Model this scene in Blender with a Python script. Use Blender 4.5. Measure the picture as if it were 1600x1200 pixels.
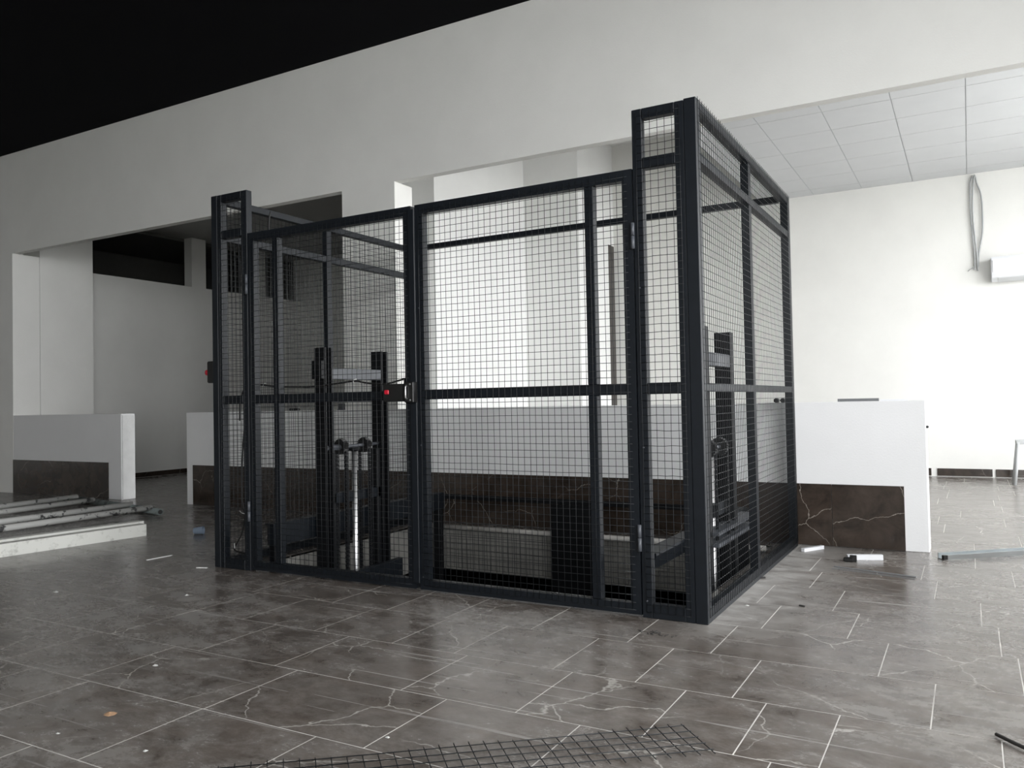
import bpy, bmesh, math, random
from mathutils import Vector, Matrix
for o in list(bpy.data.objects): bpy.data.objects.remove(o)
sc = bpy.context.scene
COL = sc.collection
random.seed(7)

# ------------------------------------------------------------------ camera
CAM_H = 1.15
RIGHT = Vector((0.87095582, 0.49096696, -0.0196826))
DOWN = Vector((-0.02859654, 0.01065834, -0.99953421))
FWD = Vector((-0.49052849, 0.87111299, 0.0233229))
F_PX = 1268.735
cd = bpy.data.cameras.new('camera'); cam = bpy.data.objects.new('camera', cd); COL.objects.link(cam)
m = Matrix.Identity(4)
for i in range(3):
    m[i][0] = RIGHT[i]; m[i][1] = -DOWN[i]; m[i][2] = -FWD[i]
m[0][3], m[1][3], m[2][3] = 0, 0, CAM_H
cam.matrix_world = m
cd.sensor_width = 36; cd.lens = F_PX / 1600 * 36; cd.clip_end = 200; cd.clip_start = 0.02
sc.camera = cam

# ------------------------------------------------------------------ world (overcast sky), exposure
w = bpy.data.worlds.new('overcast'); sc.world = w; w.use_nodes = True
bg = w.node_tree.nodes['Background']
bg.inputs['Color'].default_value = (0.97, 0.985, 1.0, 1); bg.inputs['Strength'].default_value = 9.8
vs = sc.view_settings
vs.view_transform = 'Standard'; vs.look = 'None'; vs.gamma = 1.0; vs.use_curve_mapping = False
vs.exposure = 0.0

# room dimensions
YW = 6.65; WT = 0.10            # plane of the header wall / low wall, and its thickness
YB = 12.9                       # back wall
XR = 2.6                        # glazed right hand side
XL = -12.4                      # left wall of the back room
Z_HEAD = 3.45; Z_CEIL = 4.905; Z_BACKCEIL = 4.2; Z_MID = 5.5; Z_LEFTCEIL = 4.31; X_SUSP = -2.75; Z_LOW = 1.11
# window openings in the right wall: (y0, y1, z0, z1)
WINS = [(-4.5, 4.7, 0.8, 4.7), (7.0, 11.9, 0.10, 4.12)]
RWIN = (0.9, 2.3, 0.10, 4.0)                                   # unseen rear window, added and sized to light the header wall: x0, x1, z0, z1
ld = bpy.data.lights.new('window_portal', 'AREA'); ld.shape = 'RECTANGLE'; ld.size = RWIN[1] - RWIN[0]; ld.size_y = RWIN[3] - RWIN[2]; ld.cycles.is_portal = True
lo = bpy.data.objects.new('window_portal', ld); COL.objects.link(lo); lo.location = ((RWIN[0] + RWIN[1]) / 2, -6.1, (RWIN[2] + RWIN[3]) / 2); lo.rotation_euler = (math.radians(90), 0, 0)
for (y0, y1, z0, z1) in WINS:                                   # light portals: sampling only
    ld = bpy.data.lights.new('window_portal', 'AREA'); ld.shape = 'RECTANGLE'
    ld.size = z1 - z0; ld.size_y = y1 - y0; ld.cycles.is_portal = True
    lo = bpy.data.objects.new('window_portal', ld); COL.objects.link(lo)
    lo.location = (XR + 0.16, (y0 + y1) / 2, (z0 + z1) / 2)
    lo.rotation_euler = (0, math.radians(90), 0)

# ------------------------------------------------------------------ helpers
def proj(p):
    d = Vector(p) - Vector((0, 0, CAM_H)); z = d.dot(FWD)
    if z < 0.05: return None
    return (800 + F_PX * d.dot(RIGHT) / z, 600 + F_PX * d.dot(DOWN) / z, z)

class MB:
    def __init__(s): s.v = []; s.f = []; s.sm = []
    def box(s, x0, x1, y0, y1, z0, z1, bev=0):
        if x0 > x1: x0, x1 = x1, x0
        if y0 > y1: y0, y1 = y1, y0
        if z0 > z1: z0, z1 = z1, z0
        n = len(s.v)
        s.v += [(x, y, z) for z in (z0, z1) for y in (y0, y1) for x in (x0, x1)]
        for q in ((0, 2, 3, 1), (4, 5, 7, 6), (0, 1, 5, 4), (2, 6, 7, 3), (0, 4, 6, 2), (1, 3, 7, 5)):
            s.f.append(tuple(n + i for i in q)); s.sm.append(False)
        return s
    def tube(s, pts, r, n=6, caps=True, smooth=True, inner=0):
        pts = [Vector(p) for p in pts]; base = len(s.v); up = None
        rr = r if isinstance(r, (list, tuple)) else [r] * len(pts)
        for i, p in enumerate(pts):
            if i == 0: t = pts[1] - p
            elif i == len(pts) - 1: t = p - pts[i - 1]
            else: t = (pts[i + 1] - pts[i - 1])
            t.normalize()
            if up is None:
                a = Vector((0, 0, 1)) if abs(t.z) < .9 else Vector((1, 0, 0))
                up = (a - t * a.dot(t)).normalized()
            else: up = (up - t * up.dot(t)).normalized()
            sd = t.cross(up)
            for k in range(n):
                an = 2 * math.pi * (k + .5) / n
                s.v.append(tuple(p + (up * math.sin(an) + sd * math.cos(an)) * rr[i]))
        for i in range(len(pts) - 1):
            for k in range(n):
                a = base + i * n + k; b = base + i * n + (k + 1) % n
                s.f.append((a, b, b + n, a + n)); s.sm.append(smooth)
        if caps:
            s.f.append(tuple(base + k for k in reversed(range(n)))); s.sm.append(False)
            e = base + (len(pts) - 1) * n
            s.f.append(tuple(e + k for k in range(n))); s.sm.append(False)
        return s
    def prism(s, poly, axis, a, b):
        """extrude a 2D outline (list of pairs) along an axis from a to b"""
        n = len(s.v); k = len(poly)
        for t in (a, b):
            for (p, q) in poly:
                s.v.append({'x': (t, p, q), 'y': (p, t, q), 'z': (p, q, t)}[axis])
        s.f.append(tuple(n + i for i in range(k))); s.f.append(tuple(n + k + i for i in reversed(range(k)))); s.sm += [False, False]
        for i in range(k):
            j = (i + 1) % k
            s.f.append((n + i, n + k + i, n + k + j, n + j)); s.sm.append(False)
        return s

def build(name, mb, mat, parent=None, bevel=0, seg=1, origin=None, kind=None):
    me = bpy.data.meshes.new(name)
    if parent is not None: org = parent.get('_w', None); org = Vector(org) if org is not None else Vector((0, 0, 0))
    if origin is not None: mine = Vector(origin)
    elif parent is None:
        xs = [v[0] for v in mb.v]; ys = [v[1] for v in mb.v]; zs = [v[2] for v in mb.v]
        mine = Vector(((min(xs) + max(xs)) / 2, (min(ys) + max(ys)) / 2, min(zs)))
    else: mine = Vector(org)
    me.from_pydata([tuple(Vector(v) - mine) for v in mb.v], [], mb.f)
    bm = bmesh.new(); bm.from_mesh(me); bmesh.ops.recalc_face_normals(bm, faces=bm.faces[:])
    if bevel:
        bmesh.ops.bevel(bm, geom=[e for e in bm.edges if e.calc_face_angle(0) > .6], offset=bevel, segments=seg, affect='EDGES', clamp_overlap=True)
        bm.to_mesh(me)
    else:
        bm.to_mesh(me)
        for i, p in enumerate(me.polygons): p.use_smooth = mb.sm[i]
    bm.free()
    me.materials.append(MAT[mat] if isinstance(mat, str) else mat)
    o = bpy.data.objects.new(name, me); COL.objects.link(o)
    o['_w'] = tuple(mine)
    if parent is not None:
        o.parent = parent; o.location = mine - org
    else: o.location = mine
    if kind: o['kind'] = kind
    return o

def thing(name, loc, label, cat, group=None):
    o = bpy.data.objects.new(name, None); COL.objects.link(o); o.location = loc; o.empty_display_size = .1
    o['_w'] = tuple(loc); tag(o, label, cat, group); return o
def tag(o, label, cat, group=None, kind=None):
    o['label'] = label; o['category'] = cat
    if group: o['group'] = group
    if kind: o['kind'] = kind
    return o
def struct(name, mb, mat, label=None, cat=None, **kw):
    o = build(name, mb, mat, **kw); o['kind'] = 'structure'
    if label: o['label'] = label; o['category'] = cat
    return o

# ------------------------------------------------------------------ materials
MAT = {}
def new_mat(name):
    mt = bpy.data.materials.new(name); mt.use_nodes = True; MAT[name] = mt
    nt = mt.node_tree; return mt, nt, nt.nodes['Principled BSDF']
def N(nt, t, **kw):
    n = nt.nodes.new(t)
    for k, v in kw.items():
        if k in n.inputs: n.inputs[k].default_value = v
        else: setattr(n, k, v)
    return n
def simple(name, col, rough=.5, metal=0, spec=None, var=0, vscale=8, bump=0, bscale=60, coat=0):
    mt, nt, b = new_mat(name)
    b.inputs['Base Color'].default_value = (*col, 1); b.inputs['Roughness'].default_value = rough; b.inputs['Metallic'].default_value = metal
    if spec is not None: b.inputs['Specular IOR Level'].default_value = spec
    if coat: b.inputs['Coat Weight'].default_value = coat
    pos = N(nt, 'ShaderNodeNewGeometry')
    if var:
        nz = N(nt, 'ShaderNodeTexNoise', Scale=vscale, Detail=5.0, Roughness=.6)
        nt.links.new(pos.outputs['Position'], nz.inputs['Vector'])
        r = N(nt, 'ShaderNodeMapRange'); r.inputs['From Min'].default_value = .3; r.inputs['From Max'].default_value = .7
        r.inputs['To Min'].default_value = 1 - var; r.inputs['To Max'].default_value = 1 + var
        nt.links.new(nz.outputs['Fac'], r.inputs['Value'])
        mx = N(nt, 'ShaderNodeVectorMath', operation='SCALE'); mx.inputs[0].default_value = col
        nt.links.new(r.outputs['Result'], mx.inputs['Scale']); nt.links.new(mx.outputs['Vector'], b.inputs['Base Color'])
    if bump:
        n2 = N(nt, 'ShaderNodeTexNoise', Scale=bscale, Detail=3.0)
        nt.links.new(pos.outputs['Position'], n2.inputs['Vector'])
        bp = N(nt, 'ShaderNodeBump', Strength=bump, Distance=.01)
        nt.links.new(n2.outputs['Fac'], bp.inputs['Height']); nt.links.new(bp.outputs['Normal'], b.inputs['Normal'])
    return mt

simple('paint', (.78, .775, .745), .75, var=.03, vscale=1.6, bump=.12, bscale=90)
simple('paint_dusty', (.74, .74, .73), .8, var=.06, vscale=9, bump=.3, bscale=45)
simple('paint_low', (.80, .80, .80), .7, var=.02, vscale=2, bump=.1, bscale=80)
simple('paint_lifted', (.88, .88, .865), .7, var=.02, vscale=2, bump=.1, bscale=80)  # whiter copy of paint; extra brightness put into the underlit wall blocks
simple('ceiling_black', (.004, .004, .005), .95, spec=.1)
simple('board', (.62, .63, .64), .8, var=.02, vscale=3, bump=.1, bscale=150)
simple('tbar', (.45, .46, .47), .6)
simple('brown_panel', (.07, .063, .057), .6, var=.1)
simple('concrete', (.20, .195, .18), .9, var=.2, vscale=4, bump=.5, bscale=30)
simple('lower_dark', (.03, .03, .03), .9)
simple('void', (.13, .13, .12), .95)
simple('paint_grey', (.40, .40, .385), .8, var=.04, vscale=2)  # mid grey, darker than the other plaster colours
simple('grout', (.54, .52, .49), .9, var=.2, vscale=5)
simple('steel', (.0065, .0085, .0115), .42, spec=.28, var=.15, vscale=20)
simple('wire', (.009, .0105, .012), .42, spec=.35)
simple('mast', (.005, .0055, .0065), .5, spec=.22, var=.2, vscale=15)
simple('mast_grey', (.065, .07, .08), .45, var=.1, vscale=15)
simple('black_plastic', (.006, .006, .006), .45)
simple('rubber', (.008, .008, .008), .6)
simple('red', (.55, .01, .03), .35)
simple('chrome', (.62, .62, .62), .42, metal=1)
simple('zinc', (.55, .57, .58), .4, metal=1)
simple('alu', (.62, .65, .66), .35, metal=1, var=.05)
simple('white_plastic', (.74, .75, .77), .35)
simple('blue_clear', (.20, .25, .32), .25)
simple('orange', (.36, .22, .13), .6, var=.3, vscale=80)
simple('twig', (.03, .028, .026), .8)
simple('plaster_bit', (.50, .50, .48), .9)
simple('tie', (.75, .75, .74), .5)
simple('cable_grey', (.42, .43, .43), .6)
simple('profile_grey', (.16, .165, .17), .5)
simple('pavement', (.58, .58, .565), .9, var=.15)

def splatter(name, base, dark, lo=.56, hi=.62, scale=9):
    mt, nt, b = new_mat(name)
    pos = N(nt, 'ShaderNodeNewGeometry')
    nz = N(nt, 'ShaderNodeTexNoise', Scale=scale, Detail=6.0, Roughness=.65); nt.links.new(pos.outputs['Position'], nz.inputs['Vector'])
    r = N(nt, 'ShaderNodeMapRange'); r.inputs['From Min'].default_value = lo; r.inputs['From Max'].default_value = hi
    nt.links.new(nz.outputs['Fac'], r.inputs['Value'])
    mx = N(nt, 'ShaderNodeMix', data_type='RGBA'); mx.inputs[6].default_value = (*base, 1); mx.inputs[7].default_value = (*dark, 1)
    nt.links.new(r.outputs['Result'], mx.inputs[0]); nt.links.new(mx.outputs[2], b.inputs['Base Color'])
    b.inputs['Roughness'].default_value = .8
splatter('pipe_dirty', (.50, .50, .48), (.05, .05, .05))
splatter('pipe_teal', (.18, .21, .205), (.08, .09, .09), .5, .6)
splatter('channel_white', (.66, .66, .62), (.40, .40, .37), .55, .7, 14)

def marble(name, dark, light, vein, rough_lo, rough_hi, dust=0.0, scale=1.0, veinw=1.0):
    mt, nt, b = new_mat(name); L = nt.links.new
    geo = N(nt, 'ShaderNodeNewGeometry'); oi = N(nt, 'ShaderNodeObjectInfo')
    add = N(nt, 'ShaderNodeMath', operation='ADD'); L(oi.outputs['Random'], add.inputs[0]); L(geo.outputs['Random Per Island'], add.inputs[1])
    mul = N(nt, 'ShaderNodeMath', operation='MULTIPLY'); L(add.outputs[0], mul.inputs[0]); mul.inputs[1].default_value = 37.0
    off = N(nt, 'ShaderNodeVectorMath', operation='ADD'); L(geo.outputs['Position'], off.inputs[0]); L(mul.outputs[0], off.inputs[1])
    # cloudy body
    n1 = N(nt, 'ShaderNodeTexNoise', Scale=4.5 * scale, Detail=10.0, Roughness=.7, Distortion=.5); L(off.outputs[0], n1.inputs['Vector'])
    cr = N(nt, 'ShaderNodeValToRGB'); cr.color_ramp.elements[0].position = .32; cr.color_ramp.elements[1].position = .72
    cr.color_ramp.elements[0].color = (*dark, 1); cr.color_ramp.elements[1].color = (*light, 1); L(n1.outputs['Fac'], cr.inputs['Fac'])
    # thin veins: contour lines of distorted noise, present only in places
    dn_ = N(nt, 'ShaderNodeTexNoise', Scale=5.0 * scale, Detail=4.0, Roughness=.6); L(off.outputs[0], dn_.inputs['Vector'])
    ds = N(nt, 'ShaderNodeVectorMath', operation='SCALE'); L(dn_.outputs['Color'], ds.inputs[0]); ds.inputs['Scale'].default_value = .13
    dp = N(nt, 'ShaderNodeVectorMath', operation='ADD'); L(off.outputs[0], dp.inputs[0]); L(ds.outputs[0], dp.inputs[1])
    ab = N(nt, 'ShaderNodeTexVoronoi', feature='DISTANCE_TO_EDGE', Scale=1.5 * scale); L(dp.outputs[0], ab.inputs['Vector'])
    vr = N(nt, 'ShaderNodeMapRange'); vr.inputs['From Min'].default_value = .0012 * veinw; vr.inputs['From Max'].default_value = .0065 * veinw; vr.inputs['To Min'].default_value = 1; vr.inputs['To Max'].default_value = 0
    L(ab.outputs[0], vr.inputs['Value'])
    n3 = N(nt, 'ShaderNodeTexNoise', Scale=2.1 * scale, Detail=2.0); 
    of2 = N(nt, 'ShaderNodeVectorMath', operation='ADD'); L(off.outputs[0], of2.inputs[0]); of2.inputs[1].default_value = (9, 3, 5); L(of2.outputs[0], n3.inputs['Vector'])
    mr = N(nt, 'ShaderNodeMapRange'); mr.inputs['From Min'].default_value = .44; mr.inputs['From Max'].default_value = .58; L(n3.outputs['Fac'], mr.inputs['Value'])
    vm = N(nt, 'ShaderNodeMath', operation='MULTIPLY'); L(vr.outputs['Result'], vm.inputs[0]); L(mr.outputs['Result'], vm.inputs[1])
    vm2 = N(nt, 'ShaderNodeMath', operation='MULTIPLY'); L(vm.outputs[0], vm2.inputs[0]); vm2.inputs[1].default_value = .6
    mx = N(nt, 'ShaderNodeMix', data_type='RGBA'); L(vm2.outputs[0], mx.inputs[0]); L(cr.outputs['Color'], mx.inputs[6]); mx.inputs[7].default_value = (*vein, 1)
    col = mx.outputs[2]
    b.inputs['Roughness'].default_value = rough_lo
    if dust:
        # plaster dust, brushed and smeared over the laid floor (continuous across tiles)
        st = N(nt, 'ShaderNodeMapping'); st.inputs['Rotation'].default_value = (0, 0, math.radians(28)); st.inputs['Scale'].default_value = (1.3, 2.2, 1)
        L(geo.outputs['Position'], st.inputs['Vector'])
        d1 = N(nt, 'ShaderNodeTexNoise', Scale=2.6, Detail=12.0, Roughness=.78, Distortion=.25); L(st.outputs['Vector'], d1.inputs['Vector'])
        d2 = N(nt, 'ShaderNodeTexNoise', Scale=.55, Detail=2.0); L(geo.outputs['Position'], d2.inputs['Vector'])
        dr = N(nt, 'ShaderNodeMapRange'); dr.inputs['From Min'].default_value = .42; dr.inputs['From Max'].default_value = .86; L(d1.outputs['Fac'], dr.inputs['Value'])
        d2r = N(nt, 'ShaderNodeMapRange'); d2r.inputs['From Min'].default_value = .35; d2r.inputs['From Max'].default_value = .65; d2r.inputs['To Min'].default_value = .35; L(d2.outputs['Fac'], d2r.inputs['Value'])
        dm = N(nt, 'ShaderNodeMath', operation='MULTIPLY'); L(dr.outputs['Result'], dm.inputs[0]); L(d2r.outputs['Result'], dm.inputs[1])
        # the drift of dust swept along the open side of the cage
        px = N(nt, 'ShaderNodeSeparateXYZ'); L(geo.outputs['Position'], px.inputs[0])
        ax = N(nt, 'ShaderNodeMapRange'); ax.inputs['From Min'].default_value = -.55; ax.inputs['From Max'].default_value = -1.15; L(px.outputs['X'], ax.inputs['Value'])
        ax2 = N(nt, 'ShaderNodeMapRange'); ax2.inputs['From Min'].default_value = -1.5; ax2.inputs['From Max'].default_value = -1.15; L(px.outputs['X'], ax2.inputs['Value'])
        ay = N(nt, 'ShaderNodeMapRange'); ay.inputs['From Min'].default_value = 3.6; ay.inputs['From Max'].default_value = 4.3; L(px.outputs['Y'], ay.inputs['Value'])
        p1 = N(nt, 'ShaderNodeMath', operation='MULTIPLY'); L(ax.outputs['Result'], p1.inputs[0]); L(ay.outputs['Result'], p1.inputs[1])
        p1b = N(nt, 'ShaderNodeMath', operation='MULTIPLY'); L(p1.outputs[0], p1b.inputs[0]); L(ax2.outputs['Result'], p1b.inputs[1])
        p2 = N(nt, 'ShaderNodeMapRange'); p2.inputs['From Min'].default_value = .3; p2.inputs['From Max'].default_value = .6; L(d1.outputs['Fac'], p2.inputs['Value'])
        p3 = N(nt, 'ShaderNodeMath', operation='MULTIPLY'); L(p1b.outputs[0], p3.inputs[0]); L(p2.outputs['Result'], p3.inputs[1])
        dd = N(nt, 'ShaderNodeMath', operation='MAXIMUM'); L(dm.outputs[0], dd.inputs[0]); L(p3.outputs[0], dd.inputs[1])
        # fine scratches
        s1 = N(nt, 'ShaderNodeMapping'); s1.inputs['Rotation'].default_value = (0, 0, math.radians(-52)); s1.inputs['Scale'].default_value = (.7, 30, 1); L(geo.outputs['Position'], s1.inputs['Vector'])
        sn = N(nt, 'ShaderNodeTexNoise', Scale=1.0, Detail=3.0, Roughness=.5); L(s1.outputs['Vector'], sn.inputs['Vector'])
        sr = N(nt, 'ShaderNodeMapRange'); sr.inputs['From Min'].default_value = .64; sr.inputs['From Max'].default_value = .72; L(sn.outputs['Fac'], sr.inputs['Value'])
        sm = N(nt, 'ShaderNodeMath', operation='MULTIPLY'); L(sr.outputs['Result'], sm.inputs[0]); sm.inputs[1].default_value = .5
        d3 = N(nt, 'ShaderNodeMath', operation='MAXIMUM'); L(dd.outputs[0], d3.inputs[0]); L(sm.outputs[0], d3.inputs[1])
        dk = N(nt, 'ShaderNodeMath', operation='MULTIPLY'); L(d3.outputs[0], dk.inputs[0]); dk.inputs[1].default_value = dust
        m2 = N(nt, 'ShaderNodeMix', data_type='RGBA'); L(dk.outputs[0], m2.inputs[0]); L(col, m2.inputs[6]); m2.inputs[7].default_value = (.50, .49, .47, 1)
        col = m2.outputs[2]
        rr = N(nt, 'ShaderNodeMapRange'); rr.inputs['To Min'].default_value = rough_lo; rr.inputs['To Max'].default_value = rough_hi; rr.inputs['From Max'].default_value = .6; L(dk.outputs[0], rr.inputs['Value'])
        L(rr.outputs['Result'], b.inputs['Roughness'])
    L(col, b.inputs['Base Color'])
    return mt
marble('floor_marble', (.058, .047, .039), (.142, .121, .105), (.50, .48, .44), .20, .5, dust=.72)
marble('wall_marble', (.020, .015, .012), (.062, .046, .036), (.42, .38, .33), .16, .3, scale=1.1, veinw=.8)

# ------------------------------------------------------------------ the setting
PIT = (-4.62, -1.36, 4.22, 6.50)     # lift shaft opening in the floor
# floor slab with shaft opening
fl = MB()
FX0, FX1, FY0, FY1 = -16.0, XR + .3, -6.0, 16.0
TZ = -.0008
fl.box(FX0, FX1, FY0, PIT[2], -.42, TZ); fl.box(FX0, FX1, PIT[3], FY1, -.42, TZ)
fl.box(FX0, PIT[0], PIT[2], PIT[3], -.42, TZ); fl.box(PIT[1], FX1, PIT[2], PIT[3], -.42, TZ)
floor = struct('floor', fl, 'grout', 'brown-grey marble tiled floor with pale joints and white plaster dust', 'floor', origin=(0, 0, 0))
# bare concrete lining round the shaft opening
sl = MB(); x0, x1, y0, y1 = PIT; t = .012
sl.box(x0, x0 + t, y0, y1, -.42, -.012); sl.box(x1 - t, x1, y0, y1, -.42, -.012)
sl.box(x0, x1, y0, y0 + t, -.42, -.012); sl.box(x0, x1, y1 - t, y1, -.42, -.012)
build('slab_edge', sl, 'concrete', floor)
nose = MB(); nose.tube([(x0 + .05, y1 - .03, -.02), (x1 - .05, y1 - .03, -.02)], .024, 8)
build('edge_trim', nose, 'grout', floor)

# tiles
P = .502; GAP = .005
rows = {}
known = {-1: [-.44, -.70, -1.01, -1.505, -2.035], 0: [-.15, -.83, -1.225, -1.60, -2.11, -2.47], -2: [-1.24, -1.81, -2.595, -3.39],
         1: [.15, -.36, -1.055], 2: [.09, -.54], 3: [.02, -.675], 4: [-.205, -.875], -3: [-3.305, -2.6]}
tiles = []
for k in range(-18, 26):
    ya = 3.15 + P * k; yb = ya + P
    js = sorted(known.get(k, [random.uniform(-.5, .5)]))
    xs = list(js)
    full = []
    for a, b in zip(xs, xs[1:]):
        full.append(a)
        if b - a > .95:
            n = max(2, round((b - a) / .6))
            full += [a + (b - a) * i / n for i in range(1, n)]
    full.append(xs[-1])
    while full[-1] < FX1: full.append(full[-1] + random.choice([.50, .58, .66, .70]))
    while full[0] > FX0: full.insert(0, full[0] - random.choice([.50, .52, .58, .66, .70, .40]))
    for a, b in zip(full, full[1:]):
        a2, b2, c2, d2 = max(a, FX0), min(b, FX1), max(ya, FY0), min(yb, FY1)
        if b2 - a2 < .02 or d2 - c2 < .02: continue
        rect = (a2 + GAP / 2, b2 - GAP / 2, c2 + GAP / 2, d2 - GAP / 2)
        # clip against the shaft
        q = [rect]
        if rect[0] < PIT[1] and rect[1] > PIT[0] and rect[2] < PIT[3] and rect[3] > PIT[2]:
            q = []
            if rect[2] < PIT[2]: q.append((rect[0], rect[1], rect[2], PIT[2]))
            if rect[3] > PIT[3]: q.append((rect[0], rect[1], PIT[3], rect[3]))
            ym0, ym1 = max(rect[2], PIT[2]), min(rect[3], PIT[3])
            if rect[0] < PIT[0]: q.append((rect[0], PIT[0], ym0, ym1))
            if rect[1] > PIT[1]: q.append((PIT[1], rect[1], ym0, ym1))
        tiles += q
def px_area(r):
    pts = [proj((x, y, 0)) for x, y in ((r[0], r[2]), (r[1], r[2]), (r[1], r[3]), (r[0], r[3]))]
    if any(p is None for p in pts): return 0
    if all(p[0] < 0 for p in pts) or all(p[0] > 1600 for p in pts) or all(p[1] > 1200 for p in pts): return 0
    pts = [(min(max(p[0], 0), 1600), min(max(p[1], 0), 1200)) for p in pts]
    return abs(sum(pts[i][0] * pts[(i + 1) % 4][1] - pts[(i + 1) % 4][0] * pts[i][1] for i in range(4))) / 2
def hidden(r):
    return (r[2] > YW + .2 and r[1] < -9.6) or (r[2] > YW + .1 and -8.3 < r[0] < -.6)
tiles.sort(key=lambda r: -(px_area(r) if not hidden(r) else 0))
rest = MB()
for i, r in enumerate(tiles):
    if i < 298 and px_area(r) > 0:
        mb = MB().box(r[0], r[1], r[2], r[3], -.012, random.uniform(-.0002, .0002))
        build('floor_tile', mb, 'floor_marble', floor, origin=((r[0] + r[1]) / 2, (r[2] + r[3]) / 2, 0))
    else: rest.box(r[0], r[1], r[2], r[3], -.012, 0)
ft = build('floor_tiles_far', rest, 'floor_marble', floor); ft['kind'] = 'stuff'

# header wall above the openings, with solid left end and the column that carries it
hw = MB()
hw.box(-16, XR, YW, YW + WT, Z_HEAD, Z_MID + .2)
hw.box(-16, -11.98, YW, YW + .39, 0, Z_HEAD)
hw.box(-5.785, -5.085, YW, YW + .30, Z_LOW, Z_HEAD)
struct('wall_front', hw, 'paint', 'tall white header wall over the wide opening, with its column', 'wall')
jb = MB().box(-12.6, -11.975, YW + .395, 7.88, 0, Z_LEFTCEIL)
struct('wall_jamb', jb, 'paint', 'pale grey wall return at the left end of the opening', 'wall')

def low_wall(name, xa, xb, label, end_left=False, end_right=False):
    o = struct(name, MB().box(xa, xb, YW, YW + .2, 0, Z_LOW), 'paint_low', label, 'low wall', bevel=.004)
    return o
lw1 = low_wall('wall_low', -11.975, -9.54, 'short low white wall with marble base at the far left')
lw2 = low_wall('wall_low', -8.29, -.285, 'long low white wall with marble base behind the mesh cage')
# dirty unplastered end of the short wall
mb = MB().box(-9.54, -9.528, YW + .012, YW + .19, .01, 1.09); build('rough_end', mb, 'paint_dusty', lw1)
# marble slabs
def slabs(parent, xa, xb, joints, ztop=.478):
    xs = [xa] + sorted(j for j in joints if xa < j < xb) + [xb]
    for a, b in zip(xs, xs[1:]):
        build('marble_slab', MB().box(a + .0015, b - .0015, YW - .014, YW + .001, .004, ztop), 'wall_marble', parent, origin=((a + b) / 2, YW, 0))
slabs(lw1, -11.97, -9.80, [-10.8])
slabs(lw2, -8.17, -.44, [-.944 - .98 * i for i in range(9)])

# back room
bw = MB()
bw.box(XL - .2, XR, YB, YB + .2, 0, Z_MID + .2)
struct('wall_back', bw, 'paint', 'white back wall behind the low wall, brightest at the right', 'wall')
st = MB()
st.box(-7.3, -6.155, 8.91, YB, 0, Z_MID); st.box(-6.9, -6.8, 7.95, 8.91, 0, Z_MID)  # thin second box is unseen, added to cut light reaching the left wall
struct('wall_block', st, 'paint_lifted', 'white wall block standing behind the mesh cage, with an added light-blocking stub', 'wall')
st = MB(); st.box(-6.155, -5.2, 11.43, 12.60, 0, Z_MID); st.box(-6.155, -5.22, 12.60, YB, 3.78, Z_MID)
struct('wall_pier', st, 'paint_lifted', 'narrow white pier beside the dark door panel', 'wall')
dn = MB().box(-6.0, -5.22, 12.60, YB, 0, 3.78)
struct('door_1', dn, 'brown_panel', 'narrow dark brown panel beside the white pier', 'door')
# left wall with high openings
YS = []
def y_at(px, py, X):
    d = RIGHT * (px - 800) + DOWN * (py - 600) + FWD * F_PX
    return X / d.x * d.y
ops = [(y_at(140, 430, XL), y_at(300, 450, XL)), (y_at(322, 450, XL), y_at(388, 460, XL)), (y_at(415, 465, XL), YB)]
ZO = 3.40
lw = MB(); lw.box(XL - .2, XL, 6.9, YB, 0, ZO)
edges = [6.9] + [e for o in ops for e in o] + [YB]
for a, b in zip(edges[0::2], edges[1::2]):
    if b - a > .01: lw.box(XL - .2, XL, a, b, ZO, Z_LEFTCEIL)
struct('wall_left', lw, 'paint', 'grey left wall of the back room with dark high openings', 'wall')
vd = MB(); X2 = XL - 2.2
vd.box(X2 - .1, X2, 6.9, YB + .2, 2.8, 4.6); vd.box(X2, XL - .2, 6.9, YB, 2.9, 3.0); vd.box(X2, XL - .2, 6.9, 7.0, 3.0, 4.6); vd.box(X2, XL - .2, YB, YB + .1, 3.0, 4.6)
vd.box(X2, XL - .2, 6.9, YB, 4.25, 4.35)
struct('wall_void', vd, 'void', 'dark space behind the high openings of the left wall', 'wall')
# baseboards
bb = thing('baseboard_left', (XL + .01, 10, 0), 'dark marble baseboard along the left wall of the back room', 'baseboard'); bb['kind'] = 'structure'
for i in range(6):
    a = 7.9 + i * .84; build('baseboard_tile', MB().box(XL, XL + .012, a, a + .836, .004, .085), 'wall_marble', bb)
bb = thing('baseboard_back', (0, YB - .01, 0), 'brown marble baseboard pieces along the white back wall', 'baseboard'); bb['kind'] = 'structure'
def x_on(px, Y, py=740):
    d = RIGHT * (px - 800) + DOWN * (py - 600) + FWD * F_PX
    return d.x / d.y * Y
segs = [(-2.6, -1.7), (-1.69, -.95), (x_on(1395, YB), x_on(1455.5, YB)), (x_on(1465, YB), x_on(1551, YB)), (x_on(1556.5, YB), 1.15), (1.17, 1.85), (1.87, 2.55)]
for a, b in segs:
    build('baseboard_tile', MB().box(a, b, YB - .014, YB, .012, .115), 'wall_marble', bb)
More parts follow.
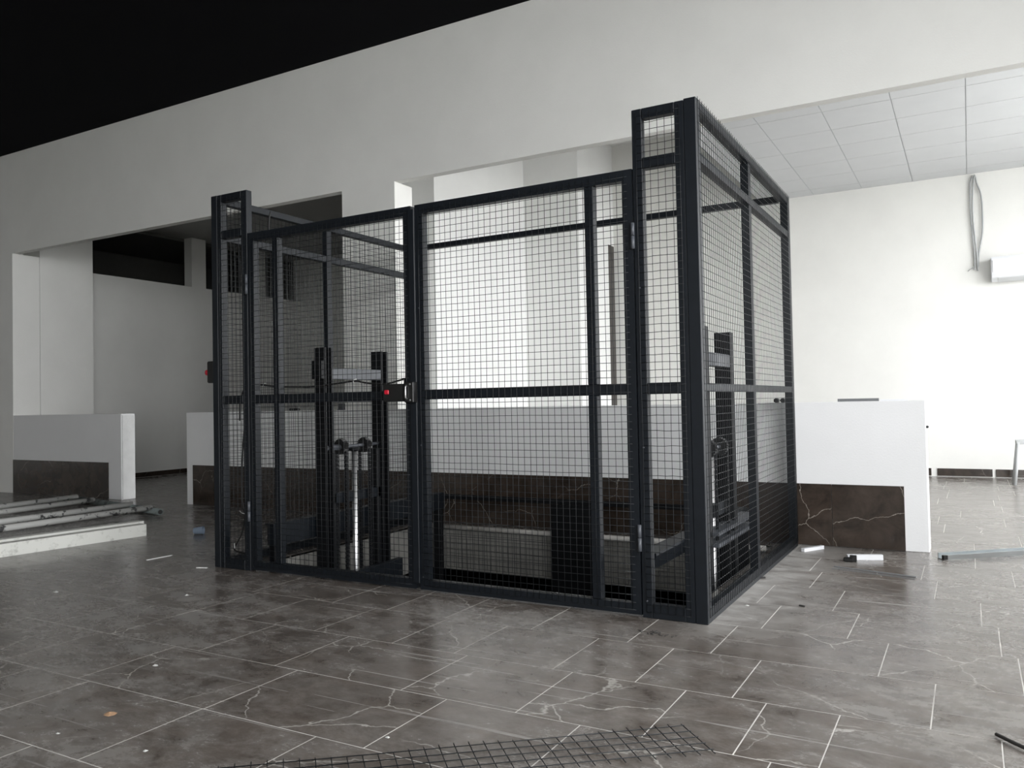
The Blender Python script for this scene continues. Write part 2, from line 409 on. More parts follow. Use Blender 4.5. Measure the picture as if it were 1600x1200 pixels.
# suspended ceiling of the back room
struct('ceiling_middle', MB().box(-7.3, X_SUSP, YW + WT, YB + .2, Z_MID, Z_MID + .2), 'paint_lifted', 'high plastered ceiling over the white wall blocks', 'ceiling')
struct('ceiling_left', MB().box(XL - .2, -7.3, YW + WT, YB + .2, Z_LEFTCEIL, Z_MID + .2), 'paint_grey', 'grey low ceiling at the left end of the back room', 'ceiling')
cb = MB().box(X_SUSP, XR, YW + WT, YB + .2, Z_BACKCEIL + .006, Z_MID + .2)
ceil2 = struct('ceiling_back', cb, 'tbar', 'white suspended panel ceiling of the back room', 'ceiling', origin=(0, 10, Z_BACKCEIL))
C = .672; g = .009
x = .05 - C * 18
while x < XR:
    y = 9.18 - C * 3
    while y < YB - .01:
        xa, xb, ya, yb = max(x, X_SUSP), min(x + C, XR), max(y, YW + WT), min(y + C, YB)
        if xb - xa > .03 and yb - ya > .03:
            build('ceiling_tile', MB().box(xa + g / 2, xb - g / 2, ya + g / 2, yb - g / 2, Z_BACKCEIL, Z_BACKCEIL + .012), 'board', ceil2, origin=((xa + xb) / 2, (ya + yb) / 2, Z_BACKCEIL))
        y += C
    x += C
# hall shell
struct('ceiling', MB().box(-16.2, XR + .3, -6.2, YW + .05, Z_CEIL, Z_CEIL + .2), 'ceiling_black', 'flat matt black ceiling of the hall', 'ceiling')
struct('wall_hall_left', MB().box(-16.2, -16, -6.2, YW, 0, Z_CEIL), 'paint', 'far left wall of the hall', 'wall')
rb = MB().box(-16, RWIN[0], -6.2, -6, 0, Z_CEIL); rb.box(RWIN[1], XR, -6.2, -6, 0, Z_CEIL); rb.box(RWIN[0], RWIN[1], -6.2, -6, 0, RWIN[2]); rb.box(RWIN[0], RWIN[1], -6.2, -6, RWIN[3], Z_CEIL)
struct('wall_hall_rear', rb, 'paint', 'rear wall of the hall', 'wall')
# right side with the big shop windows
rw = MB(); ys = [-6] + [v for wv in WINS for v in wv[:2]] + [YB + .2]
for a, b in zip(ys[0::2], ys[1::2]): rw.box(XR, XR + .25, a, b, 0, Z_MID + .2)
for (a, b, z0, z1) in WINS:
    rw.box(XR, XR + .25, a, b, 0, z0); rw.box(XR, XR + .25, a, b, z1, Z_MID + .2)
struct('wall_right', rw, 'paint', 'right wall with large shop windows', 'wall')
for i, (a, b, z0, z1) in enumerate(WINS):
    fr = MB(); n = max(2, round((b - a) / 1.6)); s = .03
    for j in range(n + 1):
        y = a + s + (b - a - 2 * s) * j / n; fr.box(XR + .07, XR + .13, y - s, y + s, z0, z1)
    fr.box(XR + .07, XR + .13, a, b, z0, z0 + .06); fr.box(XR + .07, XR + .13, a, b, z1 - .06, z1)
    struct('window_%d' % (i + 1), fr, 'alu', 'large aluminium framed shop window number %s from the front' % ('one', 'two')[i], 'window')
struct('ground_outside', MB().box(XR + .35, 60, -40, 50, -.15, -.05).box(-40, XR + .35, -40, -6.25, -.15, -.05), 'pavement', 'grey pavement outside the shop windows', 'ground')
# the storey below
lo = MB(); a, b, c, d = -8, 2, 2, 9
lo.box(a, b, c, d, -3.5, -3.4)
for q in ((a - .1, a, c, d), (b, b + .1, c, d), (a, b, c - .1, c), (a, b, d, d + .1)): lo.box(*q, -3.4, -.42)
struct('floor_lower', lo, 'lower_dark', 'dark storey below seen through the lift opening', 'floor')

# ------------------------------------------------------------------ the mesh cage
CX0, CX1, CY0, CY1 = -4.82, -1.19, 4.10, 6.58
H = 2.71; DT = 2.395; MR = 1.212; TR = 2.415
cage = thing('lift_cage', ((CX0 + CX1) / 2, (CY0 + CY1) / 2, 0), 'large dark grey steel cage with wire mesh panels around a goods lift', 'lift cage')
def part(name, *boxes, mat='steel', parent=None, bevel=.003):
    mb = MB()
    for b in boxes: mb.box(*b)
    return build(name, mb, mat, parent or cage, bevel=bevel)
fy0, fy1 = CY0, CY0 + .055
RW = .0016; PITCH = .04
def wave(a, b, amp, n):
    return [random.uniform(-amp, amp) for _ in range(n)]
def mesh_front(x0, x1, z0, z1, y, parent, name='wire_mesh', r=RW, mat='wire', pitch=PITCH, ox=0.0, oz=0.0):
    """woven wire grid in a plane of constant y"""
    mb = MB(); n = 7
    x = x0 + ox
    while x <= x1 + 1e-6:
        j = random.uniform(-.0016, .0016); mb.tube([(x + j + random.uniform(-.0013, .0013), y + .0018 * (-1) ** i, z0 + (z1 - z0) * i / (n - 1)) for i in range(n)], r, 5); x += pitch
    z = z0 + oz; bowx = random.uniform(-.003, .003)
    while z <= z1 + 1e-6:
        j = random.uniform(-.0016, .0016); mb.tube([(x0 + (x1 - x0) * i / (n - 1), y + r * 1.8, z + j + random.uniform(-.0018, .0018) + bowx * math.sin(3.14 * i / (n - 1))) for i in range(n)], r, 5); z += pitch
    o = build(name, mb, mat, parent); o['kind'] = 'stuff'; return o
def mesh_side(y0, y1, z0, z1, x, parent, name='wire_mesh', r=RW, mat='wire', pitch=PITCH):
    mb = MB(); n = 7; y = y0
    while y <= y1 + 1e-6:
        j = random.uniform(-.0016, .0016); mb.tube([(x, y + j + random.uniform(-.0013, .0013), z0 + (z1 - z0) * i / (n - 1)) for i in range(n)], r, 5); y += pitch
    z = z0
    while z <= z1 + 1e-6:
        j = random.uniform(-.0016, .0016); mb.tube([(x - r * 1.8, y0 + (y1 - y0) * i / (n - 1), z + j + random.uniform(-.0018, .0018)) for i in range(n)], r, 5); z += pitch
    o = build(name, mb, mat, parent); o['kind'] = 'stuff'; return o

# corner posts and fixed front strips
part('post', (CX0, CX0 + .06, fy0, fy0 + .07, 0, H))
part('post', (CX1 - .065, CX1, fy0, fy0 + .07, 0, H + .005))
def strip(xa, xb, sl, sr):
    part('stile', (xa, xa + sl, fy0 + .003, fy1, 0, H)); part('stile', (xb - sr, xb, fy0 + .003, fy1, 0, H))
    for z in ((0.0, .075), (MR - .03, MR + .03), (TR - .03, TR + .03), (H - .055, H)):
        part('rail', (xa + sl, xb - sr, fy0 + .003, fy1, z[0], z[1]))
    mesh_front(xa + .025, xb - .02, .03, H - .02, fy0 - .003, cage)
strip(CX0 + .061, -4.457, .04, .058)
strip(-1.543, CX1 - .0665, .055, .05)
# door leaves
def leaf(xa, xb, mull, hx):
    fr = MB(); s = .058
    y0, y1 = fy0 + .002, fy1
    zb, zt = .012, DT
    # mitred frame: outline prisms
    def tra(p): fr.prism(p, 'y', y0, y1)
    tra([(xa, zb), (xb, zb), (xb - s, zb + s), (xa + s, zb + s)])
    tra([(xa, zt), (xa + s, zt - s), (xb - s, zt - s), (xb, zt)])
    tra([(xa, zb), (xa + s, zb + s), (xa + s, zt - s), (xa, zt)])
    tra([(xb, zb), (xb, zt), (xb - s, zt - s), (xb - s, zb + s)])
    d = build('door_leaf', fr, 'steel', cage)
    part('mid_rail', (xa + s, xb - s, y0 + .003, y1, MR - .03, MR + .03), parent=d)
    part('mullion', (mull - .027, mull + .027, y0 + .004, y1 - .002, zb + s, MR - .03), (mull - .027, mull + .027, y0 + .004, y1 - .002, MR + .03, zt - s), parent=d)
    mesh_front(xa + .03, xb - .03, zb + .025, zt - .02, fy0 - .003, d)
    for z in (2.03, .42):
        h = MB(); h.tube([(hx, fy0 - .008, z - .07), (hx, fy0 - .008, z)], .011, 8); h.tube([(hx, fy0 - .008, z + .003), (hx, fy0 - .008, z + .07)], .011, 8)
        build('hinge', h, 'mast_grey', d)
    return d
leafL = leaf(-4.452, -3.018, -4.19, -4.455)
leafR = leaf(-2.985, -1.548, -1.805, -1.546)
# centre cover strip and small screws
part('meeting_strip', (-3.03, -2.982, fy0 - .012, fy0 - .001, .05, 2.37), parent=leafL)
for zz in (.09, .9, 1.75):
    for xx in (-1.515, -2.96):
        sc_ = MB().tube([(xx, fy0 - .004, zz), (xx, fy0 + .006, zz)], .0045, 8); build('screw', sc_, 'mast_grey', cage)
# right side panel (seen from outside)
rx0, rx1 = CX1 - .055, CX1
part('post', (rx0, rx1, CY1 - .06, CY1, 0, H)); part('post', (rx0 - .002, rx1 - .006, 5.26, 5.32, .06, H - .05))
for z in ((0, .075), (MR - .022, MR + .022), (TR - .026, TR + .026), (H - .05, H)):
    part('rail', (rx0 + .003, rx1 - .001, CY0 + .07, CY1 - .06, z[0], z[1]))
mesh_side(CY0 + .03, CY1 - .01, .03, H + .012, CX1 + .003, cage)
# left side panel
lx0, lx1 = CX0, CX0 + .055
part('post', (lx0, lx1, CY1 - .06, CY1, 0, H)); part('post', (lx0 + .006, lx1 + .002, 5.27, 5.33, .06, H - .05))
for z in ((0, .06), (MR - .028, MR + .028), (TR - .028, TR + .028), (H - .05, H)):
    part('rail', (lx0 + .001, lx1 - .003, CY0 + .07, CY1 - .06, z[0], z[1]))
mesh_side(CY0 + .03, CY1 - .01, .03, H - .01, CX0 - .003, cage)
# rail across the back
part('back_rail', (CX0 + .055, CX1 - .055, 6.44, 6.49, 2.655, 2.705))
# low-level mesh hung in the shaft
mesh_front(-4.40, -1.45, -.40, .0, 6.475, cage, 'shaft_mesh', pitch=.045)
mesh_side(4.3, 6.4, -.5, -.02, PIT[1] - .018, cage, 'shaft_mesh')

# ------------------------------------------------------------------ lift frame in the shaft
lf = thing('lift_platform_frame', (-3, 5.3, -3.4), 'low black steel frame around the open shaft inside the cage', 'lift frame')
sr = MB().prism([(-4.43, .16), (-4.37, .16), (-4.37, .315), (-4.46, .315), (-4.46, .30), (-4.43, .30)], 'y', 4.24, 6.40); build('side_rail', sr, 'steel', lf)
sr = MB().prism([(-1.63, .20), (-1.57, .20), (-1.53, .29), (-1.53, .305), (-1.63, .305)], 'y', 4.3, 6.40); build('side_rail', sr, 'steel', lf)
part('back_beam', (-4.46, -1.53, 6.40, 6.44, .255, .298), mat='mast', parent=lf)
part('leg', (-4.50, -4.405, 6.40, 6.44, -3.4, .255), mat='mast', parent=lf)
part('leg', (-1.62, -1.53, 6.40, 6.44, -3.4, .255), mat='mast', parent=lf)
part('back_plate', (-3.23, -2.76, 6.385, 6.40, -3.4, .255), mat='mast', parent=lf, bevel=0)
part('front_plate', (-4.42, -4.36, 4.24, 4.30, -3.4, .16), mat='mast', parent=lf)
part('lower_channel', (-4.235, -4.18, 4.60, 5.50, -.30, -.13), mat='steel', parent=lf)

def mast(X, y0, y1, s, label):
    """two-post hydraulic mast; s = +1 when the carriage faces +X"""
    t = thing('lift_mast', (X, (y0 + y1) / 2, -3.4), label, 'lift mast', 'hydraulic masts of the goods lift')
    top = 1.60
    for y in (y0, y1):       # channel sections
        a, b = X - .055, X + .055
        p = MB().prism([(a, y), (b, y), (b, y + .014), (a + .014, y + .014), (a + .014, y + .066), (b, y + .066), (b, y + .08), (a, y + .08)] if s > 0 else
                       [(a, y), (b, y), (b, y + .08), (a, y + .08), (a, y + .066), (b - .014, y + .066), (b - .014, y + .014), (a, y + .014)], 'z', -3.4, top)
        build('mast_post', p, 'mast', t)
    ym = (y0 + y1 + .08) / 2 - .02
    part('cross_beam', (X - .02, X + .05, y0 + .08, y1, 1.36, 1.445), mat='mast_grey', parent=t)
    part('motor_bracket', (X - .05, X + .05, y0 - .035, y0, 1.36, 1.50), mat='mast', parent=t)
    part('cross_plate', (X - .03, X + .03, y0 + .08, y1, .40, .48), mat='steel', parent=t)
    part('inner_rail', (X - .03, X + .03, y0 + .085, y0 + .135, -3.4, .80), mat='mast', parent=t)
    part('inner_rail', (X - .03, X + .03, y1 - .055, y1 - .005, -3.4, .80), mat='mast', parent=t)
    sh = MB().tube([(X, y0 + .04, .83), (X, y0 + .22, .83)], .024, 10); sh.tube([(X, y0 + .2, .83), (X, y1 + .08, .84)], .014, 10); build('sprocket_shaft', sh, 'mast_grey', t)
    for yy in (ym - .13, ym + .15):
        g = MB(); n = 22; po = []
        for k in range(n * 2):
            rr = .062 if k % 2 else .054; an = math.pi * k / n; po.append((X + rr * math.cos(an), .835 + rr * math.sin(an)))
        g.prism(po, 'y', yy - .022, yy + .022)
        w = build('sprocket', g, 'black_plastic', t)
        for sx in (-1, 1):
            ch = MB(); z = .80
            while z > -1.2:
                ch.box(X + sx * .05 - .008, X + sx * .05 + .008, yy - .012, yy + .012, z - .022, z)
                ch.box(X + sx * .05 - .005, X + sx * .05 + .005, yy - .018, yy + .018, z - .03, z - .014); z -= .032
            build('chain', ch, 'mast', t)
    r = MB().tube([(X + s * .02, ym + .0, -1.2), (X + s * .02, ym + .0, .80)], .021, 14); build('piston_rod', r, 'chrome', t)
    hd = MB().tube([(X + s * .02, ym, .795), (X + s * .02, ym, .82)], .05, 12); build('piston_head', hd, 'mast', t)
    cy = MB().tube([(X + s * .02, ym, -3.4), (X + s * .02, ym, -1.2)], .045, 12); build('cylinder', cy, 'mast', t)
    return t
mast(-4.30, 4.66, 5.34, 1, 'black hydraulic lift mast with steel piston behind the left door leaf')
mr_ = mast(-1.455, 4.90, 5.50, -1, 'black hydraulic lift mast behind the right side panel of the cage')
# toe channel below the right mast
tc = MB().prism([(-1.47, .24), (-1.36, .24), (-1.36, .262), (-1.448, .262), (-1.448, .31), (-1.36, .31), (-1.36, .332), (-1.47, .332)], 'y', 4.95, 5.95)
build('lower_channel', tc, 'mast_grey', mr_)

# ------------------------------------------------------------------ fittings on the cage
lk = thing('door_lock', (-3.08, fy0 - .045, 1.17), 'black lock box with red button and handle where the door leaves meet', 'lock')
build('body', MB().box(-3.195, -3.045, fy0 - .075, fy0 - .013, 1.172, 1.282), 'black_plastic', lk, bevel=.006, seg=2)
build('keeper', MB().box(-3.04, -2.972, fy0 - .06, fy0 - .013, 1.165, 1.292), 'black_plastic', lk, bevel=.004)
build('red_button', MB().box(-3.178, -3.145, fy0 - .083, fy0 - .075, 1.218, 1.245), 'red', lk, bevel=.003)
hb = MB().tube([(-3.022, fy0 - .055, 1.185), (-3.022, fy0 - .072, 1.195), (-3.022, fy0 - .072, 1.262), (-3.022, fy0 - .055, 1.272)], .006, 8); build('handle', hb, 'chrome', lk)
for zz in (1.18, 1.278):
    build('screw', MB().tube([(-2.995, fy0 - .063, zz), (-2.995, fy0 - .058, zz)], .006, 8), 'zinc', lk)
eb = thing('emergency_stop', (-4.85, 4.17, 1.33), 'black switch box with red mushroom button on the left cage post', 'switch')
build('body', MB().box(-4.895, -4.823, 4.11, 4.20, 1.34, 1.50), 'black_plastic', eb, bevel=.006, seg=2)
bt = MB().tube([(-4.893, 4.155, 1.42), (-4.915, 4.155, 1.42)], .012, 12); bt.tube([(-4.915, 4.155, 1.42), (-4.922, 4.155, 1.42), (-4.945, 4.155, 1.42), (-4.952, 4.155, 1.42)], [.018, .024, .022, .010], 14); build('red_button', bt, 'red', eb)
# cables
def smooth(pts, n=6):
    pts = [Vector(p) for p in pts]; P_ = [pts[0]] + pts + [pts[-1]]; out = []
    for i in range(1, len(P_) - 2):
        a, b, c, d = P_[i - 1], P_[i], P_[i + 1], P_[i + 2]
        for k in range(n):
            t = k / n; out.append(.5 * ((2 * b) + (c - a) * t + (2 * a - 5 * b + 4 * c - d) * t * t + (3 * b - a - 3 * c + d) * t ** 3))
    out.append(pts[-1]); return out
yc = fy1 + .03
cb_ = thing('lock_cable', (-3.8, yc, 1.1), 'thin black cable tied along the mid rail of the left door leaf', 'cable')
build('cable', MB().tube(smooth([(-4.64, yc, 1.06), (-4.63, yc, 1.20), (-4.58, yc, 1.30), (-4.50, yc, 1.335), (-4.42, yc, 1.315), (-4.2, yc, 1.295), (-3.9, yc, 1.29), (-3.7, yc, 1.305), (-3.55, yc, 1.315), (-3.45, yc, 1.30), (-3.3, yc, 1.29), (-3.18, yc, 1.31), (-3.12, yc - .03, 1.315), (-3.10, yc - .06, 1.285)]), .006, 6), 'rubber', cb_)
for xx, zz in ((-4.39, 1.312), (-3.56, 1.315)):
    build('cable_tie', MB().tube([(xx, yc - .009, zz - .009), (xx + .004, yc - .009, zz + .009), (xx + .03, yc - .012, zz + .012)], .003, 5), 'tie', cb_)
yc2 = CY0 + .12
v = thing('post_cable', (-4.62, yc2, 0), 'loose black cable hanging down beside the left cage post', 'cable')
build('cable', MB().tube(smooth([(-4.56, yc2, 1.95), (-4.57, yc2, 1.7), (-4.60, yc2, 1.4), (-4.62, yc2, 1.1), (-4.655, yc2, .8), (-4.665, yc2, .5), (-4.66, yc2 + .02, .35), (-4.70, yc2 + .02, .22), (-4.75, yc2, .12), (-4.70, yc2 - .01, .10), (-4.60, yc2, .09), (-4.53, yc2 + .02, .07)]), .006, 6), 'rubber', v)
build('cable_tie', MB().tube([(-4.68, yc2 - .01, .40), (-4.66, yc2 - .01, .385), (-4.62, yc2 - .012, .38)], .003, 5), 'tie', v)
build('cable_tie', MB().tube([(-4.74, yc2 - .01, .16), (-4.735, yc2 - .012, .12)], .004, 5), 'tie', v)
tcab = thing('corner_cable', (-4.50, 4.2, 2.4), 'short dark cable stub at the top left corner of the cage', 'cable')
build('cable', MB().tube(smooth([(-4.38, 4.24, 2.40), (-4.39, 4.25, 2.45), (-4.385, 4.25, 2.52), (-4.37, 4.25, 2.57)]), .006, 6), 'rubber', tcab)
build('gland', MB().tube([(-4.42, 4.24, 2.395), (-4.34, 4.24, 2.395)], .022, 8), 'rubber', tcab)

# ------------------------------------------------------------------ things on the low wall and back wall
for X, lb in ((-1.345, 'left of the two black pipe stubs on the low wall behind the right cage panel'), (-1.295, 'right of the two black pipe stubs on the low wall behind the right cage panel')):
    o = MB().tube([(X, YW + .01, Z_LOW + .018), (X, YW + .09, Z_LOW + .018)], .018, 12)
    tag(build('pipe_stub', o, 'black_plastic'), lb, 'pipe', 'black pipe stubs on the low wall')
o = MB().tube([(-6.63, YW + .05, Z_LOW + .014), (-6.50, YW + .06, Z_LOW + .014)], .014, 10)
tag(build('pipe_stub', o, 'black_plastic'), 'black pipe stub lying on the low wall behind the left door leaf', 'pipe', 'black pipe stubs on the low wall')
o = MB().box(-5.90, -5.835, YW + .02, YW + .06, Z_LOW, Z_LOW + .07); o.box(-5.915, -5.82, YW + .02, YW + .06, Z_LOW, Z_LOW + .012)
tag(build('bracket', o, 'mast_grey', bevel=.003), 'small grey metal bracket standing on the low wall', 'bracket')
pf = MB().prism([(YW + .05, Z_LOW), (YW + .09, Z_LOW), (YW + .09, Z_LOW + .022), (YW + .05, Z_LOW + .022)], 'x', -.89, -.60)
tag(build('aluminium_profile', pf, 'profile_grey'), 'grey aluminium profile lying on top of the low wall', 'profile')
pf = MB().prism([(YW + .06, Z_LOW), (YW + .10, Z_LOW), (YW + .10, Z_LOW + .012), (YW + .06, Z_LOW + .012)], 'x', -.59, -.40)
tag(build('plastic_profile', pf, 'white_plastic'), 'white plastic profile lying on top of the low wall end', 'profile')
pl = MB().tube([(-.285, YW + .03, .915), (-.272, YW + .03, .915)], .010, 10); pl.tube([(-.275, YW + .03, .915), (-.268, YW + .03, .915)], .006, 8)
tag(build('wall_plug', pl, 'black_plastic'), 'tiny black plug in the end of the low wall', 'plug')

# air conditioner on the back wall
ax0, ax1 = .30, 1.28; az0, az1 = 2.66, 2.99
ac = thing('air_conditioner', ((ax0 + ax1) / 2, YB, az0), 'white split air conditioner high on the bright back wall', 'air conditioner')
prof = [(YB, az0 + .02), (YB - .10, az0), (YB - .19, az0 + .045), (YB - .225, az0 + .11), (YB - .23, az1 - .04), (YB - .20, az1), (YB, az1)]
build('body', MB().prism(prof, 'x', ax0, ax1), 'white_plastic', ac, bevel=.008, seg=2)
build('louver', MB().prism([(YB - .105, az0 - .006), (YB - .20, az0 + .04), (YB - .205, az0 + .05), (YB - .108, az0 + .004)], 'x', ax0 + .08, ax1 - .08), 'board', ac)
build('front_panel', MB().prism([(YB - .228, az0 + .125), (YB - .236, az0 + .125), (YB - .238, az1 - .05), (YB - .23, az1 - .05)], 'x', ax0 + .02, ax1 - .02), 'white_plastic', ac)
# cable bundle above it
cbx = thing('wall_cables', (.12, YB - .03, 2.85), 'looped grey cables hanging from the ceiling above the air conditioner', 'cable')
yy = YB - .03
build('cable', MB().tube(smooth([(.145, yy, 4.17), (.10, yy, 4.10), (.085, yy, 3.9), (.085, yy, 3.6), (.10, yy, 3.3), (.115, yy, 3.05), (.11, yy, 2.86)]), .011, 6), 'cable_grey', cbx)
build('cable', MB().tube(smooth([(.145, yy - .01, 4.17), (.13, yy - .01, 4.08), (.115, yy - .01, 3.9), (.11, yy - .01, 3.6), (.125, yy - .01, 3.3), (.145, yy - .01, 3.05), (.145, yy - .01, 2.84)]), .011, 6), 'cable_grey', cbx)
build('cable', MB().tube(smooth([(.15, yy, 4.16), (.17, yy, 4.05), (.215, yy, 3.88), (.225, yy, 3.6), (.215, yy, 3.35), (.17, yy, 3.1), (.15, yy, 2.9)]), .011, 6), 'cable_grey', cbx)
build('clip', MB().tube([(.10, YB - .045, 2.90), (.05, YB - .02, 2.87), (.03, YB - .01, 2.85)], .006, 6), 'cable_grey', cbx)
# trestle
sx, sy = .46, 11.93
ts = thing('metal_trestle', (sx + .3, sy + .15, 0), 'grey metal trestle standing on the floor of the back room', 'trestle')
for dx, lean in ((0, .055), (.62, -.055)):
    for dy, ly in ((0, .02), (.32, -.02)):
        build('leg', MB().tube([(sx + dx, sy + dy, 0), (sx + dx + lean, sy + dy + ly, .53)], .022, 8), 'cable_grey', ts)
build('top_bar', MB().box(sx + .03, sx + .60, sy - .0, sy + .05, .51, .555), 'cable_grey', ts, bevel=.004)
build('top_bar', MB().box(sx + .03, sx + .60, sy + .28, sy + .33, .51, .555), 'cable_grey', ts, bevel=.004)
build('end_bar', MB().box(sx + .03, sx + .07, sy + .04, sy + .29, .515, .55), 'cable_grey', ts, bevel=.004)
build('end_bar', MB().box(sx + .56, sx + .60, sy + .04, sy + .29, .515, .55), 'cable_grey', ts, bevel=.004)

# ------------------------------------------------------------------ things on the floor
# scaffold frame
sf = thing('scaffold_frame', (-8.9, 5.4, 0), 'paint-spattered scaffold frame of parallel tubes lying on the floor', 'scaffold')
for (xa, ya, xb, yb) in ((-9.55, 3.4, -9.84, 6.24), (-9.05, 3.3, -9.29, 6.10), (-8.35, 3.2, -8.40, 5.98), (-7.85, 3.1, -7.90, 5.86)):
    build('tube', MB().tube([(xa, ya, .075), (xb, yb, .075)], .032, 10), 'pipe_dirty', sf)
build('cross_tube', MB().tube([(-10.1, 6.33, .038), (-7.72, 5.84, .038)], .036, 12), 'pipe_teal', sf)
eb2 = MB().tube([(-7.719, 5.84, .038), (-7.712, 5.8385, .038)], .024, 12); build('bore_shade', eb2, 'lower_dark', sf)  # dark disc on the solid tube end, painted shade of the hollow
build('cross_tube', MB().tube([(-9.7, 3.5, .04), (-7.75, 3.1, .04)], .036, 12), 'pipe_teal', sf)
# white channels
def channel(name, a, b, wdt, hgt, mat, label, t=.006):
    a = Vector(a); b = Vector(b); d = (b - a).normalized(); sd = Vector((d.y, -d.x, 0))
    mb = MB(); prof = [(-wdt / 2, 0), (-wdt / 2, hgt), (wdt / 2, hgt), (wdt / 2, 0), (wdt / 2 - t, 0), (wdt / 2 - t, hgt - t), (-wdt / 2 + t, hgt - t), (-wdt / 2 + t, 0)]
    n = 0; k = len(prof)
    for p in (a, b):
        for (u, z) in prof: mb.v.append(tuple(p + sd * u + Vector((0, 0, z))))
    for i in range(k):
        j = (i + 1) % k; mb.f.append((i, j, k + j, k + i)); mb.sm.append(False)
    for q in ((0, 1, 6, 7), (1, 2, 5, 6), (2, 3, 4, 5)):
        mb.f.append(q); mb.f.append(tuple(k + i for i in reversed(q))); mb.sm += [False, False]
    return tag(build(name, mb, mat), label, 'channel')
channel('white_channel', (-6.93, 2.6, 0), (-6.66, 4.86, 0), .10, .105, 'channel_white', 'nearer of two spattered white metal channels on the floor at left')
channel('white_channel', (-7.12, 2.7, 0), (-6.83, 4.96, 0), .10, .112, 'channel_white', 'farther of two spattered white metal channels on the floor at left')

# wire mesh offcut at the bottom edge
om = thing('mesh_offcut', (-1.3, 2.3, 0), 'loose strip of dark wire mesh lying on the floor tiles', 'wire mesh')
A = Vector((-.905, 2.775, 0)); dl = Vector((-.775, -.632, 0)).normalized(); dw = Vector((.155, -.155, 0)).normalized()
mb = MB(); nl = 32
for i in range(nl):
    s = A + dl * (.05 * i) ; mb.tube([s - dw * .014 + Vector((0, 0, .012 + .006 * math.sin(i * .5))), s + dw * .10 + Vector((0, 0, .010)), s + dw * .222 + Vector((0, 0, .006))], .0018, 5)
build('cross_wires', mb, 'wire', om)['kind'] = 'stuff'
mb = MB()
for j in range(5):
    s = A + dw * (.051 * j); mb.tube([s - dl * .004 + Vector((0, 0, .013)), s + dl * .5 + Vector((0, 0, .012)), s + dl * (.05 * nl) + Vector((0, 0, .012))], .0018, 5)
build('long_wires', mb, 'wire', om)['kind'] = 'stuff'

# profiles at the right
def bar(name, a, b, w, h, mat, label, cat, group=None, bevel=0):
    a = Vector(a); b = Vector(b); d = (b - a).normalized(); sd = Vector((d.y, -d.x, 0)) * (w / 2); up = Vector((0, 0, h))
    mb = MB()
    for p in (a, b): mb.v += [tuple(p - sd), tuple(p + sd), tuple(p + sd + up), tuple(p - sd + up)]
    mb.f = [(0, 1, 2, 3), (7, 6, 5, 4), (0, 4, 5, 1), (1, 5, 6, 2), (2, 6, 7, 3), (3, 7, 4, 0)]; mb.sm = [False] * 6
    return tag(build(name, mb, mat, bevel=bevel), label, cat, group)
ap = thing('aluminium_channel', (.3, 6.9, 0), 'long aluminium window channel lying on the floor past the low wall', 'channel')
for off, hh in ((0, .03), (.05, .03)):
    d = Vector((.75, .89, 0)).normalized(); n = Vector((-d.y, d.x, 0))
a = Vector((-.205, 6.42, 0)); b = Vector((.80, 7.27, 0)); d = (b - a).normalized(); n = Vector((-d.y, d.x, 0))
def obar(parent, name, a, b, w, h, z0, mat):
    d = (b - a).normalized(); sd = Vector((d.y, -d.x, 0)) * (w / 2); mb = MB(); z = Vector((0, 0, z0)); up = Vector((0, 0, h))
    for p in (a, b): mb.v += [tuple(p - sd + z), tuple(p + sd + z), tuple(p + sd + up + z), tuple(p - sd + up + z)]
    mb.f = [(0, 1, 2, 3), (7, 6, 5, 4), (0, 4, 5, 1), (1, 5, 6, 2), (2, 6, 7, 3), (3, 7, 4, 0)]; mb.sm = [False] * 6
    return build(name, mb, mat, parent)
obar(ap, 'web', a, b, .07, .006, 0, 'alu'); obar(ap, 'flange', a + n * .032, b + n * .032, .006, .035, .006, 'alu'); obar(ap, 'flange', a - n * .032, b - n * .032, .006, .028, .006, 'alu')
obar(ap, 'end_cap', a - n * .03 - d * .012, a - n * .03 + d * .02, .02, .03, .004, 'black_plastic')
bar('white_trunking', (-1.115, 6.34, 0), (-1.005, 6.53, 0), .03, .025, 'white_plastic', 'short white trunking offcut lying by the back corner of the cage', 'trunking')
bar('white_trunking', (-.785, 6.16, 0), (-.565, 6.25, 0), .035, .035, 'white_plastic', 'white trunking offcut with a black clip on top, before the marble base', 'trunking')
kc = thing('black_clip', (-.76, 6.10, 0), 'small black plastic clip beside the white trunking offcut', 'clip')
build('body', MB().box(-.80, -.735, 6.075, 6.115, 0, .028), 'black_plastic', kc, bevel=.005); build('tongue', MB().box(-.76, -.715, 6.09, 6.105, .0, .045), 'black_plastic', kc, bevel=.003)
bar('steel_rod', (-.83, 5.86, 0), (-.325, 5.72, 0), .011, .007, 'profile_grey', 'thicker of two thin steel rods on the floor right of the cage', 'rod')
bar('steel_rod', (-.835, 5.80, 0), (-.33, 5.66, 0), .005, .004, 'profile_grey', 'thinner of two thin steel rods on the floor right of the cage', 'rod')
tw = MB().tube(smooth([(.045, 3.175, .01), (.09, 3.12, .012), (.16, 3.05, .012)]), .007, 6)
tag(build('rebar_tie', tw, 'twig'), 'dark bent wire on the floor at the lower right edge', 'wire')
# bottle cap / cup
cp = thing('clear_cup', (-6.2, 5.1, 0), 'small crushed clear bluish plastic cup on the dark floor', 'cup')
mb = MB().tube([(-6.24, 5.08, .032), (-6.20, 5.10, .035), (-6.165, 5.12, .038)], [.030, .034, .038], 14, caps=False); build('wall', mb, 'blue_clear', cp)
mb = MB().tube([(-6.24, 5.08, .032), (-6.236, 5.082, .032)], .030, 14); build('base', mb, 'white_plastic', cp)
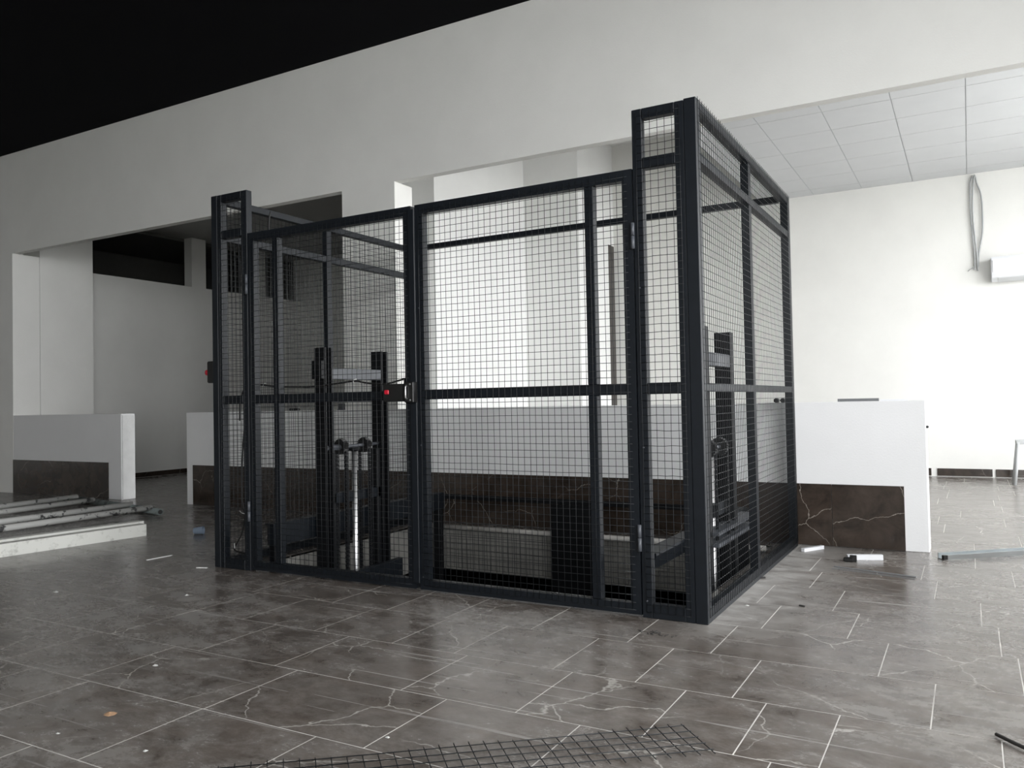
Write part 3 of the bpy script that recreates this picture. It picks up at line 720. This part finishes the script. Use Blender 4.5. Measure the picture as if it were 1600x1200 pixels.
# loose bits
bar('cable_tie_strip', (-5.53, 4.06, 0), (-5.52, 4.28, 0), .008, .004, 'tie', 'thin white strip on the floor left of the cage', 'strip')
bar('cable_tie_strip', (-4.92, 4.02, 0), (-4.84, 4.05, 0), .01, .004, 'tie', 'tiny white strip at the foot of the left cage post', 'strip')
def chip(x, y, r, mat, label, cat, h=.5):
    mb = MB(); n = 7; mb.v.append((x, y, r * h)); 
    for k in range(n):
        an = 2 * math.pi * k / n; q = r * random.uniform(.7, 1.25); mb.v.append((x + q * math.cos(an) * 1.3, y + q * math.sin(an), 0))
    for k in range(n): mb.f.append((0, 1 + k, 1 + (k + 1) % n)); mb.sm.append(False)
    mb.f.append(tuple(1 + k for k in reversed(range(n)))); mb.sm.append(False)
    return tag(build({'chip': 'plaster_chip', 'peel': 'orange_peel'}[cat], mb, mat), label, cat)
chip(-3.23, 2.41, .012, 'plaster_bit', 'white plaster chip in the middle of a dark tile at lower left', 'chip')
chip(-2.88, 1.95, .022, 'orange', 'small orange-brown scrap on the floor at lower left', 'peel', .35)
def gxy(px, py):
    d = RIGHT * (px - 800) + DOWN * (py - 600) + FWD * F_PX; t = -CAM_H / d.z; return d.x * t, d.y * t
for px, py, r, lb in ((227, 1173, .008, 'white plaster chip near the bottom left edge of the picture'), (90, 1146, .007, 'tiny white plaster chip left of the orange scrap'),
                      (292, 930, .013, 'pale plaster chip on the floor in front of the left cage post'), (88, 925, .016, 'flat white plaster chip on the floor at the far left'),
                      (606, 1152, .008, 'white chip on a tile joint in the lower middle'), (1167, 946, .010, 'white chip on the dusty floor right of the cage corner')):
    x, y = gxy(px, py); chip(x, y, r, 'plaster_bit', lb, 'chip')
for i, (px, py) in enumerate(((1020, 990),)):
    x, y = gxy(px, py); sv = MB()
    for k in range(16):
        xx, yy = x + random.uniform(-.09, .12), y + random.uniform(-.03, .03); an = random.uniform(0, 3.14); l = random.uniform(.01, .03)
        sv.tube([(xx, yy, .002), (xx + l * math.cos(an), yy + l * math.sin(an), .005)], .0018, 4)
    o = tag(build('wire_clippings', sv, 'twig'), 'scatter of black wire clippings before the cage corner', 'clippings'); o['kind'] = 'stuff'
x, y = gxy(1187, 904); bar('screw_offcut', (x, y, 0), (x + .03, y + .02, 0), .012, .01, 'twig', 'dark metal offcut beside the bottom rail of the right cage panel', 'offcut')
x, y = gxy(1249, 947); bar('screw_offcut', (x, y, 0), (x + .03, y - .01, 0), .01, .008, 'twig', 'dark metal offcut lying on the dusty tiles right of the cage', 'offcut')
for o in bpy.data.objects:
    if '_w' in o: del o['_w']
